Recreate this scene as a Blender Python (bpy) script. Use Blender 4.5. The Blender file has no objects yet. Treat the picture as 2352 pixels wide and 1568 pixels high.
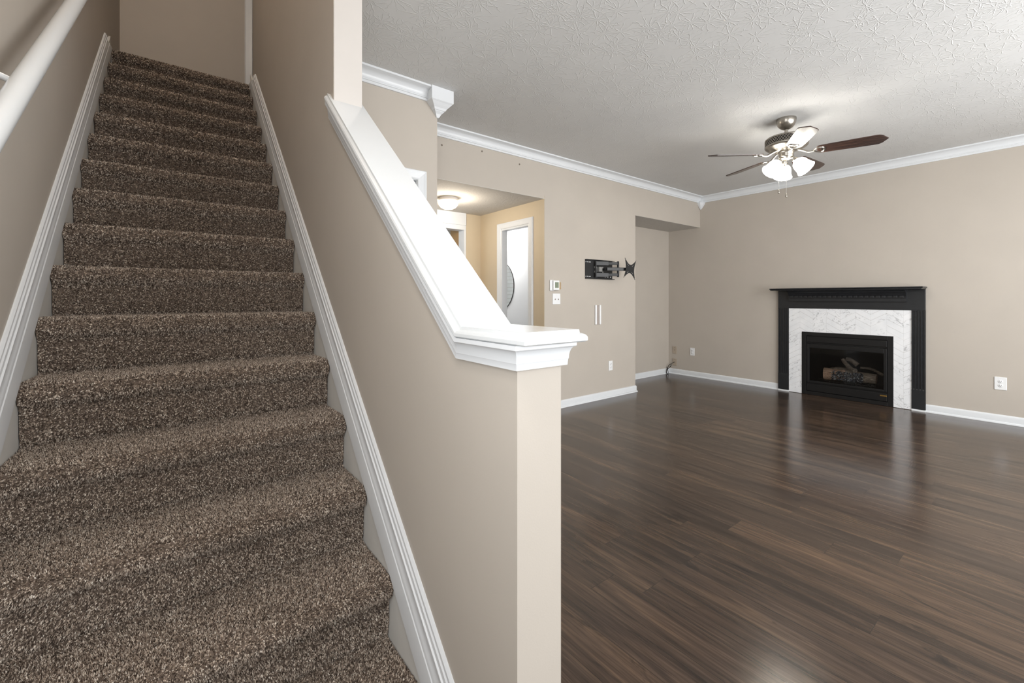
import bpy, bmesh, math, random
import numpy as np
from mathutils import Vector, Matrix

sc = bpy.context.scene
C = sc.collection
R_ = math.radians
PI = math.pi
rnd = random.Random(7)

# ------------------------------------------------------------------ camera, world, light, exposure
cam_d = bpy.data.cameras.new('camera')
cam = bpy.data.objects.new('camera', cam_d)
C.objects.link(cam)
cam.location = (0, 0, 1.21)
cam.rotation_euler = (R_(90), 0, -R_(37.92))
cam_d.sensor_width = 36
cam_d.lens = 36 * 996 / 2352
cam_d.shift_y = -(784 - 684) / 2352
cam_d.clip_start = 0.02
sc.camera = cam

sc.view_settings.view_transform = 'Standard'
sc.view_settings.look = 'None'
sc.view_settings.gamma = 1
sc.view_settings.use_curve_mapping = False
sc.view_settings.exposure = 0.65

world = bpy.data.worlds.new('sky')
sc.world = world
world.use_nodes = True
world.node_tree.nodes['Background'].inputs[0].default_value = (0.80, 0.90, 1.0, 1)
world.node_tree.nodes['Background'].inputs[1].default_value = 1.0


def area(name, loc, target, sx, sy, power, col=(1, 1, 1), spread=180):
    d = bpy.data.lights.new(name, 'AREA')
    d.shape = 'RECTANGLE'
    d.size, d.size_y, d.energy, d.color = sx, sy, power, col
    d.spread = R_(spread)
    o = bpy.data.objects.new(name, d)
    C.objects.link(o)
    o.location = loc
    o.rotation_euler = (Vector(target) - Vector(loc)).to_track_quat('-Z', 'Y').to_euler()
    return o


def point(name, loc, power, col, rad=0.05):
    d = bpy.data.lights.new(name, 'POINT')
    d.energy, d.color, d.shadow_soft_size = power, col, rad
    o = bpy.data.objects.new(name, d)
    C.objects.link(o)
    o.location = loc
    return o


DAY = (1.0, 0.99, 0.975)
area('window_daylight', (3.45, -1.72, 1.45), (3.45, 2.5, 0.85), 3.8, 1.8, 118, DAY)
area('entry_fill', (0.05, -1.72, 1.25), (0.15, 2.5, 1.25), 0.80, 2.0, 3, DAY)  # fill added through the unseen door's glazing to brighten the stairs
area('side_fill', (-0.50, -0.05, 1.55), (2.5, -0.05, 1.55), 1.25, 1.25, 11, DAY)  # added fill through an invented opening, brightens the knee wall's stair side
point('foyer_fill', (0.00, 0.36, 2.28), 17, (1.0, 0.975, 0.945), 0.15)  # no known lamp here; added to brighten treads, stair walls and ceiling
point('stairwell_light', (-0.28, 2.3, 5.2), 42, (1.0, 0.88, 0.76), 0.15)
point('hall_light', (2.285, 4.03, 2.12), 14, (1.0, 0.90, 0.77), 0.09)
point('bath_light', (3.95, 5.72, 2.05), 19, (1.0, 0.98, 0.95), 0.10)


# ------------------------------------------------------------------ materials
def lin(c):
    return tuple(((v / 255) / 12.92 if v / 255 <= 0.04045 else ((v / 255 + 0.055) / 1.055) ** 2.4) for v in c) + (1,)


class NT:
    def __init__(s, name):
        s.m = bpy.data.materials.new(name)
        s.m.use_nodes = True
        s.t = s.m.node_tree
        s.n = s.t.nodes
        s.b = s.n['Principled BSDF']

    def node(s, typ, **kw):
        n = s.n.new(typ)
        for k, v in kw.items():
            setattr(n, k, v)
        return n

    def link(s, a, b):
        s.t.links.new(a, b)

    def val(s, x, sock):
        if isinstance(x, (int, float)):
            sock.default_value = x
        else:
            s.link(x, sock)

    def math(s, op, a, b=0.0, c=0.0):
        n = s.node('ShaderNodeMath', operation=op)
        s.val(a, n.inputs[0]); s.val(b, n.inputs[1]); s.val(c, n.inputs[2])
        return n.outputs[0]

    def obj(s):
        return s.node('ShaderNodeTexCoord').outputs['Object']

    def geo(s):
        return s.node('ShaderNodeNewGeometry').outputs['Position']

    def xyz(s, v):
        n = s.node('ShaderNodeSeparateXYZ'); s.link(v, n.inputs[0]); return n.outputs

    def comb(s, x, y, z):
        n = s.node('ShaderNodeCombineXYZ')
        for i, q in enumerate((x, y, z)):
            s.val(q, n.inputs[i])
        return n.outputs[0]

    def noise(s, v, scale, detail=2, rough=0.5, dist=0.0):
        n = s.node('ShaderNodeTexNoise')
        s.link(v, n.inputs['Vector'])
        n.inputs['Scale'].default_value = scale
        n.inputs['Detail'].default_value = detail
        n.inputs['Roughness'].default_value = rough
        n.inputs['Distortion'].default_value = dist
        return n.outputs['Fac']

    def white(s, v):
        n = s.node('ShaderNodeTexWhiteNoise', noise_dimensions='3D')
        s.link(v, n.inputs['Vector'])
        return n.outputs['Value']

    def ramp(s, f, stops, interp='LINEAR'):
        n = s.node('ShaderNodeValToRGB')
        n.color_ramp.interpolation = interp
        e = n.color_ramp.elements
        while len(e) < len(stops):
            e.new(0.5)
        for i, (p, c) in enumerate(stops):
            e[i].position = p
            e[i].color = c if len(c) == 4 else lin(c)
        s.link(f, n.inputs[0])
        return n.outputs[0]

    def mix(s, f, a, b, mode='MIX'):
        n = s.node('ShaderNodeMix', data_type='RGBA', blend_type=mode)
        s.val(f, n.inputs[0])
        for q, k in ((a, 6), (b, 7)):
            if isinstance(q, tuple):
                n.inputs[k].default_value = q
            else:
                s.link(q, n.inputs[k])
        return n.outputs[2]

    def bump(s, h, strength=0.2, dist=0.002):
        n = s.node('ShaderNodeBump')
        n.inputs['Strength'].default_value = strength
        n.inputs['Distance'].default_value = dist
        s.link(h, n.inputs['Height'])
        s.link(n.outputs[0], s.b.inputs['Normal'])

    def set(s, color=None, rough=0.5, metal=0.0, spec=0.5):
        if color is not None:
            if isinstance(color, tuple):
                s.b.inputs['Base Color'].default_value = color if len(color) == 4 else lin(color)
            else:
                s.link(color, s.b.inputs['Base Color'])
        if isinstance(rough, (int, float)):
            s.b.inputs['Roughness'].default_value = rough
        else:
            s.link(rough, s.b.inputs['Roughness'])
        s.b.inputs['Metallic'].default_value = metal
        s.b.inputs['Specular IOR Level'].default_value = spec
        return s.m


def plain(name, rgb, rough=0.5, metal=0.0, spec=0.5, var=0.03, scale=14.0, bump=0.0, bscale=180.0):
    """one colour with a faint mottle, so no surface is dead flat"""
    t = NT(name)
    f = t.noise(t.obj(), scale, 3)
    c = lin(rgb)
    lo = tuple(v * (1 - var) for v in c[:3]) + (1,)
    hi = tuple(min(1, v * (1 + var)) for v in c[:3]) + (1,)
    t.set(t.ramp(f, [(0.3, lo), (0.7, hi)]), rough, metal, spec)
    if bump:
        t.bump(t.noise(t.obj(), bscale, 2), bump, 0.001)
    return t.m


def emit(name, rgb, strength):
    t = NT(name)
    t.b.inputs['Base Color'].default_value = lin(rgb)
    t.b.inputs['Emission Color'].default_value = lin(rgb)
    t.b.inputs['Emission Strength'].default_value = strength
    t.b.inputs['Roughness'].default_value = 0.25
    return t.m


M = {}
M['paint'] = plain('taupe_wall_paint', (189, 181, 171), 0.55, 0, 0.3, 0.02, 3.0, 0.12, 260)
M['hallpaint'] = plain('warm_tan_hall_paint', (204, 189, 164), 0.55, 0, 0.3, 0.02, 3.0, 0.12, 260)
M['post'] = plain('cream_post_paint', (202, 197, 192), 0.5, 0, 0.35, 0.012, 5)
M['white'] = plain('white_trim_paint', (224, 227, 230), 0.32, 0, 0.5, 0.012, 6)
M['gloss'] = plain('white_gloss_cap_paint', (216, 219, 221), 0.16, 0, 0.5, 0.008, 5)
M['skirt'] = plain('grey_skirt_paint', (224, 223, 219), 0.5, 0, 0.4, 0.03, 9)
M['black'] = plain('black_painted_wood', (33, 35, 38), 0.33, 0, 0.5, 0.12, 20, 0.05, 90)
M['blackmetal'] = plain('black_stove_metal', (15, 15, 16), 0.42, 0, 0.45, 0.2, 40, 0.05, 400)
M['firebox'] = plain('soot_black_firebox', (9, 9, 9), 0.85, 0, 0.2, 0.3, 12)
M['mount'] = plain('black_powder_coat', (30, 31, 33), 0.45, 0, 0.5, 0.1, 50)
M['zinc'] = plain('bare_zinc_steel', (190, 190, 188), 0.3, 0.6, 0.5, 0.1, 60)
M['plastic'] = plain('white_plastic', (236, 237, 238), 0.35, 0, 0.5, 0.01, 30)
M['beige'] = plain('beige_plastic_plate', (176, 163, 147), 0.4, 0, 0.5, 0.02, 30)
M['slot'] = plain('dark_slot', (48, 46, 44), 0.6, 0, 0.3, 0.1, 60)
M['lcd'] = plain('green_grey_display', (132, 142, 122), 0.25, 0, 0.5, 0.06, 60)
M['tan'] = plain('tan_wood_strip', (176, 150, 112), 0.5, 0, 0.4, 0.1, 60)
M['strip'] = plain('grey_beige_strip', (168, 158, 152), 0.6, 0, 0.3, 0.03, 40)
M['nickel'] = plain('brushed_nickel', (166, 161, 153), 0.28, 1.0, 0.5, 0.06, 30)
M['brass'] = plain('brass_badge', (196, 160, 90), 0.3, 1.0, 0.5, 0.1, 90)
M['cord'] = plain('black_rubber_cord', (28, 25, 23), 0.5, 0, 0.5, 0.1, 60)
M['grey'] = plain('grey_nail_plug', (120, 110, 100), 0.7, 0, 0.3, 0.1, 60)
M['bathwall'] = plain('pale_grey_bath_paint', (214, 215, 217), 0.6, 0, 0.3, 0.01, 4)
M['warmlit_jamb'] = plain('warm_lit_jamb_tone', (176, 142, 98), 0.5, 0, 0.4, 0.05, 8)  # orange-brown of warm light on the return, put into its colour
M['shade'] = emit('lit_frosted_glass', (255, 250, 240), 15.0)
M['dome'] = emit('lit_warm_dome_glass', (255, 236, 205), 3.5)
M['bathglass'] = emit('lit_bath_lamp_glass', (255, 252, 246), 12.0)
M['doorwhite'] = plain('white_door_paint', (235, 235, 233), 0.4, 0, 0.45, 0.01, 6)


def mat_mirror():
    t = NT('silver_mirror')
    return t.set(lin((235, 238, 238)), 0.01, 1.0)


M['mirror'] = mat_mirror()


def mat_glass():
    t = NT('fireplace_glass')
    tr = t.node('ShaderNodeBsdfTransparent')
    tr.inputs[0].default_value = (0.9, 0.9, 0.9, 1)
    gl = t.node('ShaderNodeBsdfGlossy')
    gl.inputs['Roughness'].default_value = 0.04
    fr = t.node('ShaderNodeFresnel')
    fr.inputs[0].default_value = 1.35
    mx = t.node('ShaderNodeMixShader')
    t.link(fr.outputs[0], mx.inputs[0]); t.link(tr.outputs[0], mx.inputs[1]); t.link(gl.outputs[0], mx.inputs[2])
    t.link(mx.outputs[0], t.n['Material Output'].inputs['Surface'])
    return t.m


M['glass'] = mat_glass()


def mat_floor():
    t = NT('dark_walnut_planks')
    p = t.xyz(t.geo())
    W, L = 0.152, 1.22
    xr = t.math('DIVIDE', p[0], W)
    row = t.math('FLOOR', xr)
    rr = t.white(t.comb(row, 3.7, 1.1))
    yr = t.math('ADD', t.math('DIVIDE', p[1], L), rr)
    col = t.math('FLOOR', yr)
    pid = t.white(t.comb(row, col, 5.3))
    pid2 = t.white(t.comb(row, col, 9.9))
    off = t.math('MULTIPLY', pid, 37.0)
    # long grain, stretched along the plank
    g1 = t.noise(t.comb(t.math('MULTIPLY', p[0], 15.0), t.math('ADD', t.math('MULTIPLY', p[1], 1.1), off), off), 1.0, 5, 0.62, 0.9)
    g2 = t.noise(t.comb(t.math('MULTIPLY', p[0], 120.0), t.math('ADD', t.math('MULTIPLY', p[1], 4.0), off), off), 1.0, 4, 0.6, 0.5)
    g3 = t.noise(t.comb(t.math('MULTIPLY', p[0], 7.0), t.math('ADD', t.math('MULTIPLY', p[1], 1.9), off), t.math('ADD', off, 11.0)), 1.0, 4, 0.65, 2.2)
    base = t.ramp(g1, [(0.28, (62, 52, 46)), (0.44, (83, 69, 60)), (0.57, (99, 82, 70)), (0.74, (124, 102, 83))])
    fine = t.ramp(g2, [(0.3, (70, 70, 70)), (0.5, (186, 186, 186)), (0.7, (255, 255, 255))])
    c = t.mix(0.55, base, fine, 'MULTIPLY')
    knots = t.ramp(g3, [(0.27, (0, 0, 0)), (0.40, (255, 255, 255))])
    c = t.mix(t.math('MULTIPLY', t.math('SUBTRACT', 1.0, knots), 0.75), c, lin((28, 26, 26)))
    tone = t.ramp(pid2, [(0.0, (186, 186, 188)), (0.5, (216, 213, 209)), (1.0, (248, 240, 230))])
    c = t.mix(0.8, c, tone, 'MULTIPLY')
    fx = t.math('FRACT', xr)
    fy = t.math('FRACT', yr)
    ex = t.math('MINIMUM', fx, t.math('SUBTRACT', 1.0, fx))
    ey = t.math('MULTIPLY', t.math('MINIMUM', fy, t.math('SUBTRACT', 1.0, fy)), L / W)
    e = t.math('MINIMUM', ex, ey)
    gap = t.math('LESS_THAN', e, 0.006)
    c = t.mix(t.math('MULTIPLY', gap, 0.6), c, lin((20, 17, 16)))
    ro = t.math('ADD', t.math('MULTIPLY', g2, 0.11), 0.14)
    t.set(c, ro, 0, 0.5)
    saw = t.noise(t.comb(t.math('MULTIPLY', p[0], 26.0), t.math('MULTIPLY', p[1], 160.0), off), 1.0, 3)
    h = t.math('ADD', t.math('MULTIPLY', g2, 0.5), t.math('MULTIPLY', t.math('MULTIPLY', saw, t.math('GREATER_THAN', pid, 0.6)), 0.7))
    h = t.math('SUBTRACT', h, t.math('MULTIPLY', gap, 1.2))
    t.bump(h, 0.16, 0.0012)
    return t.m


M['floor'] = mat_floor()


def mat_ceiling():
    """crow's-foot plaster: bursts of thin raised ridges around scattered centres"""
    t = NT('stomped_plaster_ceiling')
    P = t.geo()
    total = None
    warp = t.noise(P, 22.0, 2)
    for k, (sc_, ang, shift) in enumerate(((5.2, 0.0, 0.0), (4.7, 0.9, 3.31), (5.9, 2.1, 7.77))):
        mp = t.node('ShaderNodeMapping')
        mp.inputs['Rotation'].default_value = (0, 0, ang)
        mp.inputs['Location'].default_value = (shift, shift * 0.6, 0)
        t.link(P, mp.inputs['Vector'])
        v = t.node('ShaderNodeTexVoronoi', voronoi_dimensions='2D')
        v.inputs['Scale'].default_value = sc_
        t.link(mp.outputs[0], v.inputs['Vector'])
        q = t.xyz(mp.outputs[0]); w = t.xyz(v.outputs['Position'])
        dx = t.math('SUBTRACT', q[0], w[0]); dy = t.math('SUBTRACT', q[1], w[1])
        r = t.math('SQRT', t.math('ADD', t.math('MULTIPLY', dx, dx), t.math('MULTIPLY', dy, dy)))
        a = t.math('ARCTAN2', dy, dx)
        cr = t.xyz(v.outputs['Color'])[0]
        n_ray = 9.0 + k * 2
        u = t.math('ADD', t.math('MULTIPLY', a, n_ray / (2 * PI)), t.math('ADD', t.math('MULTIPLY', cr, 5.0), t.math('MULTIPLY', warp, 0.9)))
        fr = t.math('FRACT', u)
        ray_id = t.white(t.comb(t.math('FLOOR', u), cr, 0.5))
        centre = t.math('ADD', 0.35, t.math('MULTIPLY', ray_id, 0.3))
        dist = t.math('MULTIPLY', t.math('ABSOLUTE', t.math('SUBTRACT', fr, centre)), t.math('MULTIPLY', r, 2 * PI / n_ray))
        ridge = t.node('ShaderNodeMapRange', interpolation_type='SMOOTHSTEP')
        t.link(dist, ridge.inputs[0])
        ridge.inputs[1].default_value = 0.0
        ridge.inputs[2].default_value = 0.0034
        ridge.inputs[3].default_value = 1.0
        ridge.inputs[4].default_value = 0.0
        rmax = t.math('ADD', 0.05, t.math('MULTIPLY', ray_id, 0.09))
        inside = t.math('MULTIPLY', t.math('LESS_THAN', r, rmax), t.math('GREATER_THAN', r, 0.012))
        hgt = t.math('MULTIPLY', ridge.outputs[0], inside)
        total = hgt if total is None else t.math('MAXIMUM', total, hgt)
    rough = t.noise(P, 120.0, 3)
    h = t.math('ADD', total, t.math('MULTIPLY', rough, 0.22))
    t.set(t.ramp(t.noise(P, 2.0, 2), [(0.3, (212, 212, 211)), (0.7, (216, 216, 215))]), 0.8, 0, 0.2)
    t.bump(h, 0.42, 0.0035)
    return t.m


M['ceiling'] = mat_ceiling()


def mat_hall_ceiling():
    t = NT('rough_plaster_soffit')
    P = t.geo()
    h = t.noise(P, 45.0, 5, 0.65, 0.6)
    t.set(t.ramp(h, [(0.3, (196, 192, 186)), (0.7, (206, 203, 198))]), 0.85, 0, 0.2)
    t.bump(h, 0.8, 0.006)
    return t.m


M['soffit'] = mat_hall_ceiling()


def mat_chevron():
    """white marble tiles laid in a chevron, thin grey joints, some tiles with grey veins"""
    t = NT('chevron_marble_tile')
    p = t.xyz(t.geo())
    CW, TH, SL = 0.142, 0.068, 0.62
    u = t.math('DIVIDE', t.math('ADD', p[1], 0.03), CW)
    col = t.math('FLOOR', u)
    f = t.math('FRACT', u)
    par = t.math('ABSOLUTE', t.math('SUBTRACT', t.math('MULTIPLY', t.math('FRACT', t.math('MULTIPLY', col, 0.5)), 2.0), f))
    v = t.math('DIVIDE', t.math('SUBTRACT', p[2], t.math('MULTIPLY', par, CW * SL)), TH)
    row = t.math('FLOOR', v)
    tid = t.white(t.comb(col, row, 2.2))
    fv = t.math('FRACT', v)
    ev = t.math('MULTIPLY', t.math('MINIMUM', fv, t.math('SUBTRACT', 1.0, fv)), TH)
    eu = t.math('MULTIPLY', t.math('MINIMUM', f, t.math('SUBTRACT', 1.0, f)), CW)
    sel = t.math('MULTIPLY', t.math('LESS_THAN', ev, 0.0012), t.math('GREATER_THAN', t.white(t.comb(col, row, 8.8)), 0.35))
    seu = t.math('LESS_THAN', eu, 0.0007)
    joint = t.math('MAXIMUM', sel, t.math('MULTIPLY', seu, 0.5))
    vn = t.noise(t.comb(t.math('MULTIPLY', f, 1.6), t.math('MULTIPLY', v, 0.9), t.math('MULTIPLY', tid, 31.0)), 1.6, 4, 0.6, 1.6)
    vein = t.ramp(vn, [(0.55, (255, 255, 255)), (0.63, (176, 176, 178)), (0.70, (150, 150, 153)), (0.76, (225, 226, 228))])
    gate = t.math('GREATER_THAN', tid, 0.45)
    base = t.ramp(t.noise(t.geo(), 9.0, 4), [(0.3, (236, 238, 241)), (0.7, (247, 248, 250))])
    c = t.mix(t.math('MULTIPLY', gate, 0.62), base, vein, 'MULTIPLY')
    c = t.mix(joint, c, lin((182, 180, 180)))
    t.set(c, 0.28, 0, 0.5)
    return t.m


M['tile'] = mat_chevron()


def mat_bath_tile():
    t = NT('white_subway_tile')
    b = t.node('ShaderNodeTexBrick')
    p = t.xyz(t.geo())
    t.link(t.comb(t.math('ADD', p[1], p[0]), p[2], 0.0), b.inputs['Vector'])
    b.inputs['Color1'].default_value = lin((235, 236, 236)); b.inputs['Color2'].default_value = lin((226, 228, 228))
    b.inputs['Mortar'].default_value = lin((198, 196, 190))
    b.inputs['Scale'].default_value = 1.0
    b.inputs['Brick Width'].default_value = 0.15; b.inputs['Row Height'].default_value = 0.075
    b.inputs['Mortar Size'].default_value = 0.004
    t.set(b.outputs['Color'], 0.2)
    return t.m


M['bathtile'] = mat_bath_tile()


def mat_carpet():
    t = NT('brown_fleck_carpet')
    a = t.node('ShaderNodeAttribute', attribute_name='fleck')
    f = a.outputs['Fac']
    c = t.ramp(f, [(0.0, (62, 53, 47)), (0.28, (90, 78, 70)), (0.46, (142, 127, 115)), (0.64, (188, 172, 157)), (0.84, (232, 218, 203)), (1.0, (250, 241, 229))])
    t.set(c, 0.9, 0, 0.15)
    t.b.inputs['Sheen Weight'].default_value = 0.25
    t.b.inputs['Sheen Roughness'].default_value = 0.4
    t.b.inputs['Sheen Tint'].default_value = lin((200, 170, 135))
    return t.m


M['carpet'] = mat_carpet()


def mat_blade():
    t = NT('dark_walnut_blade')
    p = t.xyz(t.obj())
    g = t.noise(t.comb(t.math('MULTIPLY', p[0], 4.0), t.math('MULTIPLY', p[1], 60.0), p[2]), 1.0, 4, 0.6, 0.8)
    t.set(t.ramp(g, [(0.3, (40, 28, 24)), (0.55, (62, 44, 37)), (0.75, (82, 60, 50))]), 0.24, 0, 0.5)
    return t.m


M['blade'] = mat_blade()


def mat_log(name, a, b, c):
    t = NT(name)
    p = t.xyz(t.geo())
    g = t.noise(t.comb(t.math('MULTIPLY', p[0], 90.0), t.math('MULTIPLY', p[1], 14.0), t.math('MULTIPLY', p[2], 90.0)), 1.0, 5, 0.7, 1.2)
    t.set(t.ramp(g, [(0.3, a), (0.5, b), (0.7, c)]), 0.9, 0, 0.2)
    t.bump(g, 1.0, 0.01)
    return t.m


M['bark'] = mat_log('grey_brown_ceramic_bark', (60, 53, 47), (126, 114, 101), (176, 164, 149))
M['logend'] = mat_log('tan_pitted_log_end', (70, 54, 44), (190, 158, 134), (222, 194, 170))


def mat_ember():
    t = NT('grey_ember_bed')
    v = t.node('ShaderNodeTexVoronoi')
    v.inputs['Scale'].default_value = 95.0
    t.link(t.geo(), v.inputs['Vector'])
    f = t.xyz(v.outputs['Color'])[0]
    t.set(t.ramp(f, [(0.0, (22, 23, 26)), (0.5, (62, 65, 72)), (0.8, (104, 108, 116)), (0.95, (196, 198, 200))]), 0.8, 0, 0.3)
    t.bump(v.outputs['Distance'], 1.0, 0.012)
    return t.m


M['ember'] = mat_ember()

# ------------------------------------------------------------------ mesh helpers
ORG = {}


class MB:
    """collects faces in world metres; build() links them as ONE mesh object"""

    def __init__(s):
        s.v, s.f, s.mi = [], [], []
        s.cur = 0

    def add(s, vs, fs):
        b = len(s.v)
        s.v += [tuple(map(float, p)) for p in vs]
        s.f += [tuple(b + i for i in q) for q in fs]
        s.mi += [s.cur] * len(fs)
        return s

    def box(s, x0, x1, y0, y1, z0, z1):
        v = [(x, y, z) for z in (z0, z1) for y in (y0, y1) for x in (x0, x1)]
        return s.add(v, [(0, 2, 3, 1), (4, 5, 7, 6), (0, 1, 5, 4), (2, 6, 7, 3), (0, 4, 6, 2), (1, 3, 7, 5)])

    def obox(s, c, ax, ay, az, hx, hy, hz):
        """box with axes ax, ay, az"""
        c, ax, ay, az = map(Vector, (c, ax, ay, az))
        v = [c + ax * (hx * i) + ay * (hy * j) + az * (hz * k) for k in (-1, 1) for j in (-1, 1) for i in (-1, 1)]
        return s.add(v, [(0, 2, 3, 1), (4, 5, 7, 6), (0, 1, 5, 4), (2, 6, 7, 3), (0, 4, 6, 2), (1, 3, 7, 5)])

    def prism(s, poly, fn0, fn1):
        """poly of 2D points; fn0/fn1 map a 2D point to 3D at both ends"""
        n = len(poly)
        v = [fn0(*p) for p in poly] + [fn1(*p) for p in poly]
        f = [tuple(range(n))[::-1], tuple(range(n, 2 * n))] + [(i, (i + 1) % n, n + (i + 1) % n, n + i) for i in range(n)]
        return s.add(v, f)

    def sweep(s, path, prof, side=1, caps=True):
        """profile (offset, z) along a plan path with mitred corners; side=1: offset to the right of travel"""
        n, m = len(path), len(prof)
        ns = []
        for i in range(n - 1):
            d = Vector((path[i + 1][0] - path[i][0], path[i + 1][1] - path[i][1])).normalized()
            ns.append(Vector((d.y, -d.x)) * side)
        vs = []
        for i in range(n):
            a = ns[max(0, i - 1)]; b = ns[min(n - 2, i)]
            q = (a + b) / (1 + a.dot(b))
            for o, z in prof:
                vs.append((path[i][0] + q.x * o, path[i][1] + q.y * o, z))
        fs = []
        for i in range(n - 1):
            for j in range(m):
                k = (j + 1) % m
                fs.append((i * m + j, i * m + k, (i + 1) * m + k, (i + 1) * m + j))
        if caps:
            fs += [tuple(range(m)), tuple(range((n - 1) * m, n * m))[::-1]]
        return s.add(vs, fs)

    def lathe(s, prof, c=(0, 0, 0), axis=(0, 0, 1), seg=32, close=True):
        """prof: (radius, height along axis)"""
        az = Vector(axis).normalized()
        ax = az.orthogonal().normalized(); ay = az.cross(ax)
        c = Vector(c)
        vs, fs = [], []
        for r, h in prof:
            for i in range(seg):
                a = 2 * PI * i / seg
                vs.append(c + az * h + (ax * math.cos(a) + ay * math.sin(a)) * r)
        for j in range(len(prof) - 1):
            for i in range(seg):
                k = (i + 1) % seg
                fs.append((j * seg + i, j * seg + k, (j + 1) * seg + k, (j + 1) * seg + i))
        if close:
            if prof[0][0] > 1e-4: fs.append(tuple(range(seg))[::-1])
            if prof[-1][0] > 1e-4: fs.append(tuple(range((len(prof) - 1) * seg, len(prof) * seg)))
        return s.add(vs, fs)

    def tube(s, pts, r, seg=10, smooth=0):
        pts = [Vector(p) for p in pts]
        if smooth:
            pts = catmull(pts, smooth)
        n = len(pts)
        rs = r if isinstance(r, (list, tuple)) else [r] * n
        if len(rs) != n:
            rs = [rs[0] + (rs[-1] - rs[0]) * i / (n - 1) for i in range(n)]
        vs, fs = [], []
        up = None
        for i, p in enumerate(pts):
            d = (pts[min(n - 1, i + 1)] - pts[max(0, i - 1)]).normalized()
            up = d.orthogonal().normalized() if up is None else (up - d * up.dot(d)).normalized()
            w = d.cross(up)
            for k in range(seg):
                a = 2 * PI * k / seg
                vs.append(p + (up * math.cos(a) + w * math.sin(a)) * rs[i])
        for i in range(n - 1):
            for k in range(seg):
                q = (k + 1) % seg
                fs.append((i * seg + k, i * seg + q, (i + 1) * seg + q, (i + 1) * seg + k))
        fs += [tuple(range(seg))[::-1], tuple(range((n - 1) * seg, n * seg))]
        return s.add(vs, fs)

    def build(s, name, mats, parent=None, smooth=0, bev=0.0, seg=2):
        o0 = ORG.get(parent.name, Vector((0, 0, 0))) if parent else Vector((0, 0, 0))
        me = bpy.data.meshes.new(name)
        me.from_pydata([(p[0] - o0.x, p[1] - o0.y, p[2] - o0.z) for p in s.v], [], s.f)
        for m in (mats if isinstance(mats, (list, tuple)) else [mats]):
            me.materials.append(m)
        if any(s.mi):
            me.polygons.foreach_set('material_index', s.mi)
        bm = bmesh.new(); bm.from_mesh(me)
        bmesh.ops.recalc_face_normals(bm, faces=bm.faces)
        bm.to_mesh(me); bm.free()
        o = bpy.data.objects.new(name, me)
        C.objects.link(o)
        if parent:
            o.parent = parent
        ORG[o.name] = o0
        if bev:
            b = o.modifiers.new('edge', 'BEVEL')
            b.width, b.segments, b.limit_method, b.angle_limit = bev, seg, 'ANGLE', R_(35)
        if smooth:
            me.polygons.foreach_set('use_smooth', [True] * len(me.polygons))
            me.set_sharp_from_angle(angle=R_(smooth))
        return o


def catmull(p, k):
    out = []
    n = len(p)
    for i in range(n - 1):
        a, b, c, d = p[max(0, i - 1)], p[i], p[i + 1], p[min(n - 1, i + 2)]
        for j in range(k):
            t = j / k
            out.append(0.5 * ((2 * b) + (c - a) * t + (2 * a - 5 * b + 4 * c - d) * t * t + (3 * b - a - 3 * c + d) * t ** 3))
    out.append(p[-1])
    return out


def tag(o, label, cat, group=None):
    o['label'] = label; o['category'] = cat
    if group:
        o['group'] = group
    return o


def thing(name, label, cat, loc, group=None):
    o = bpy.data.objects.new(name, None)
    o.empty_display_size = 0.05
    C.objects.link(o)
    o.location = loc
    ORG[o.name] = Vector(loc)
    return tag(o, label, cat, group)


def struct(name, mb, mats, **kw):
    o = mb.build(name, mats, **kw)
    o['kind'] = 'structure'
    return o


def dup(src, dloc, label, group):
    """copy of a thing with its parts and sub-parts, moved by dloc"""
    r = src.copy(); C.objects.link(r)
    r.location = Vector(src.location) + Vector(dloc)
    r['label'] = label; r['group'] = group

    def kids(a, b):
        for ch in list(a.children):
            if ch.name in done:
                continue
            c = ch.copy(); C.objects.link(c); c.parent = b
            done.add(c.name)
            kids(ch, c)
    done = set()
    kids(src, r)
    return r


# ------------------------------------------------------------------ the room shell
CEIL = 2.733
T = 0.12
XR, YB, YF, XL = 6.30, 3.44, -1.60, -0.39      # right wall, TV wall, front wall, left wall faces
KX0, KX1 = 0.54, 0.661                          # stair wall faces
TOPZ = 5.5

struct('floor', MB().box(XL - T, XR + T, YF - T, 4.9, -0.12, 0.0), M['floor'])
struct('floor_bath', MB().box(3.19, 4.45, 4.9, 7.6, -0.12, 0.0), M['bathtile'])

mb = MB()
mb.box(KX1, XR + T, YF - T, YB + T, CEIL, CEIL + 0.12)
mb.box(XL - T, KX1, YF - T, 0.25, CEIL, CEIL + 0.12)
struct('ceiling', mb, M['ceiling'])
mb = MB()
mb.box(1.42, 3.116, YB + T, 4.66, 2.268, 2.36)
mb.box(1.42, 3.116, YB, YB + T, 2.268, 2.272)
struct('ceiling_hall', mb, M['soffit'])
struct('ceiling_alcove', MB().box(4.70, XR, YB + 0.001, 3.97, 2.276, 2.36), M['soffit'])
struct('ceiling_upstairs', MB().box(XL - T, 3.2, -0.2, 5.42, TOPZ, TOPZ + 0.1), M['soffit'])

# right (fireplace) wall with the firebox hole
FB0, FB1, FBZ0, FBZ1 = 1.245, 2.022, 0.10, 0.66
mb = MB()
mb.box(XR, XR + T, YF - T, FB0, 0, CEIL)
mb.box(XR, XR + T, FB1, 4.09, 0, CEIL)
mb.box(XR, XR + T, FB0, FB1, 0, FBZ0)
mb.box(XR, XR + T, FB0, FB1, FBZ1, CEIL)
struct('wall_right', mb, M['paint'])

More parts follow.
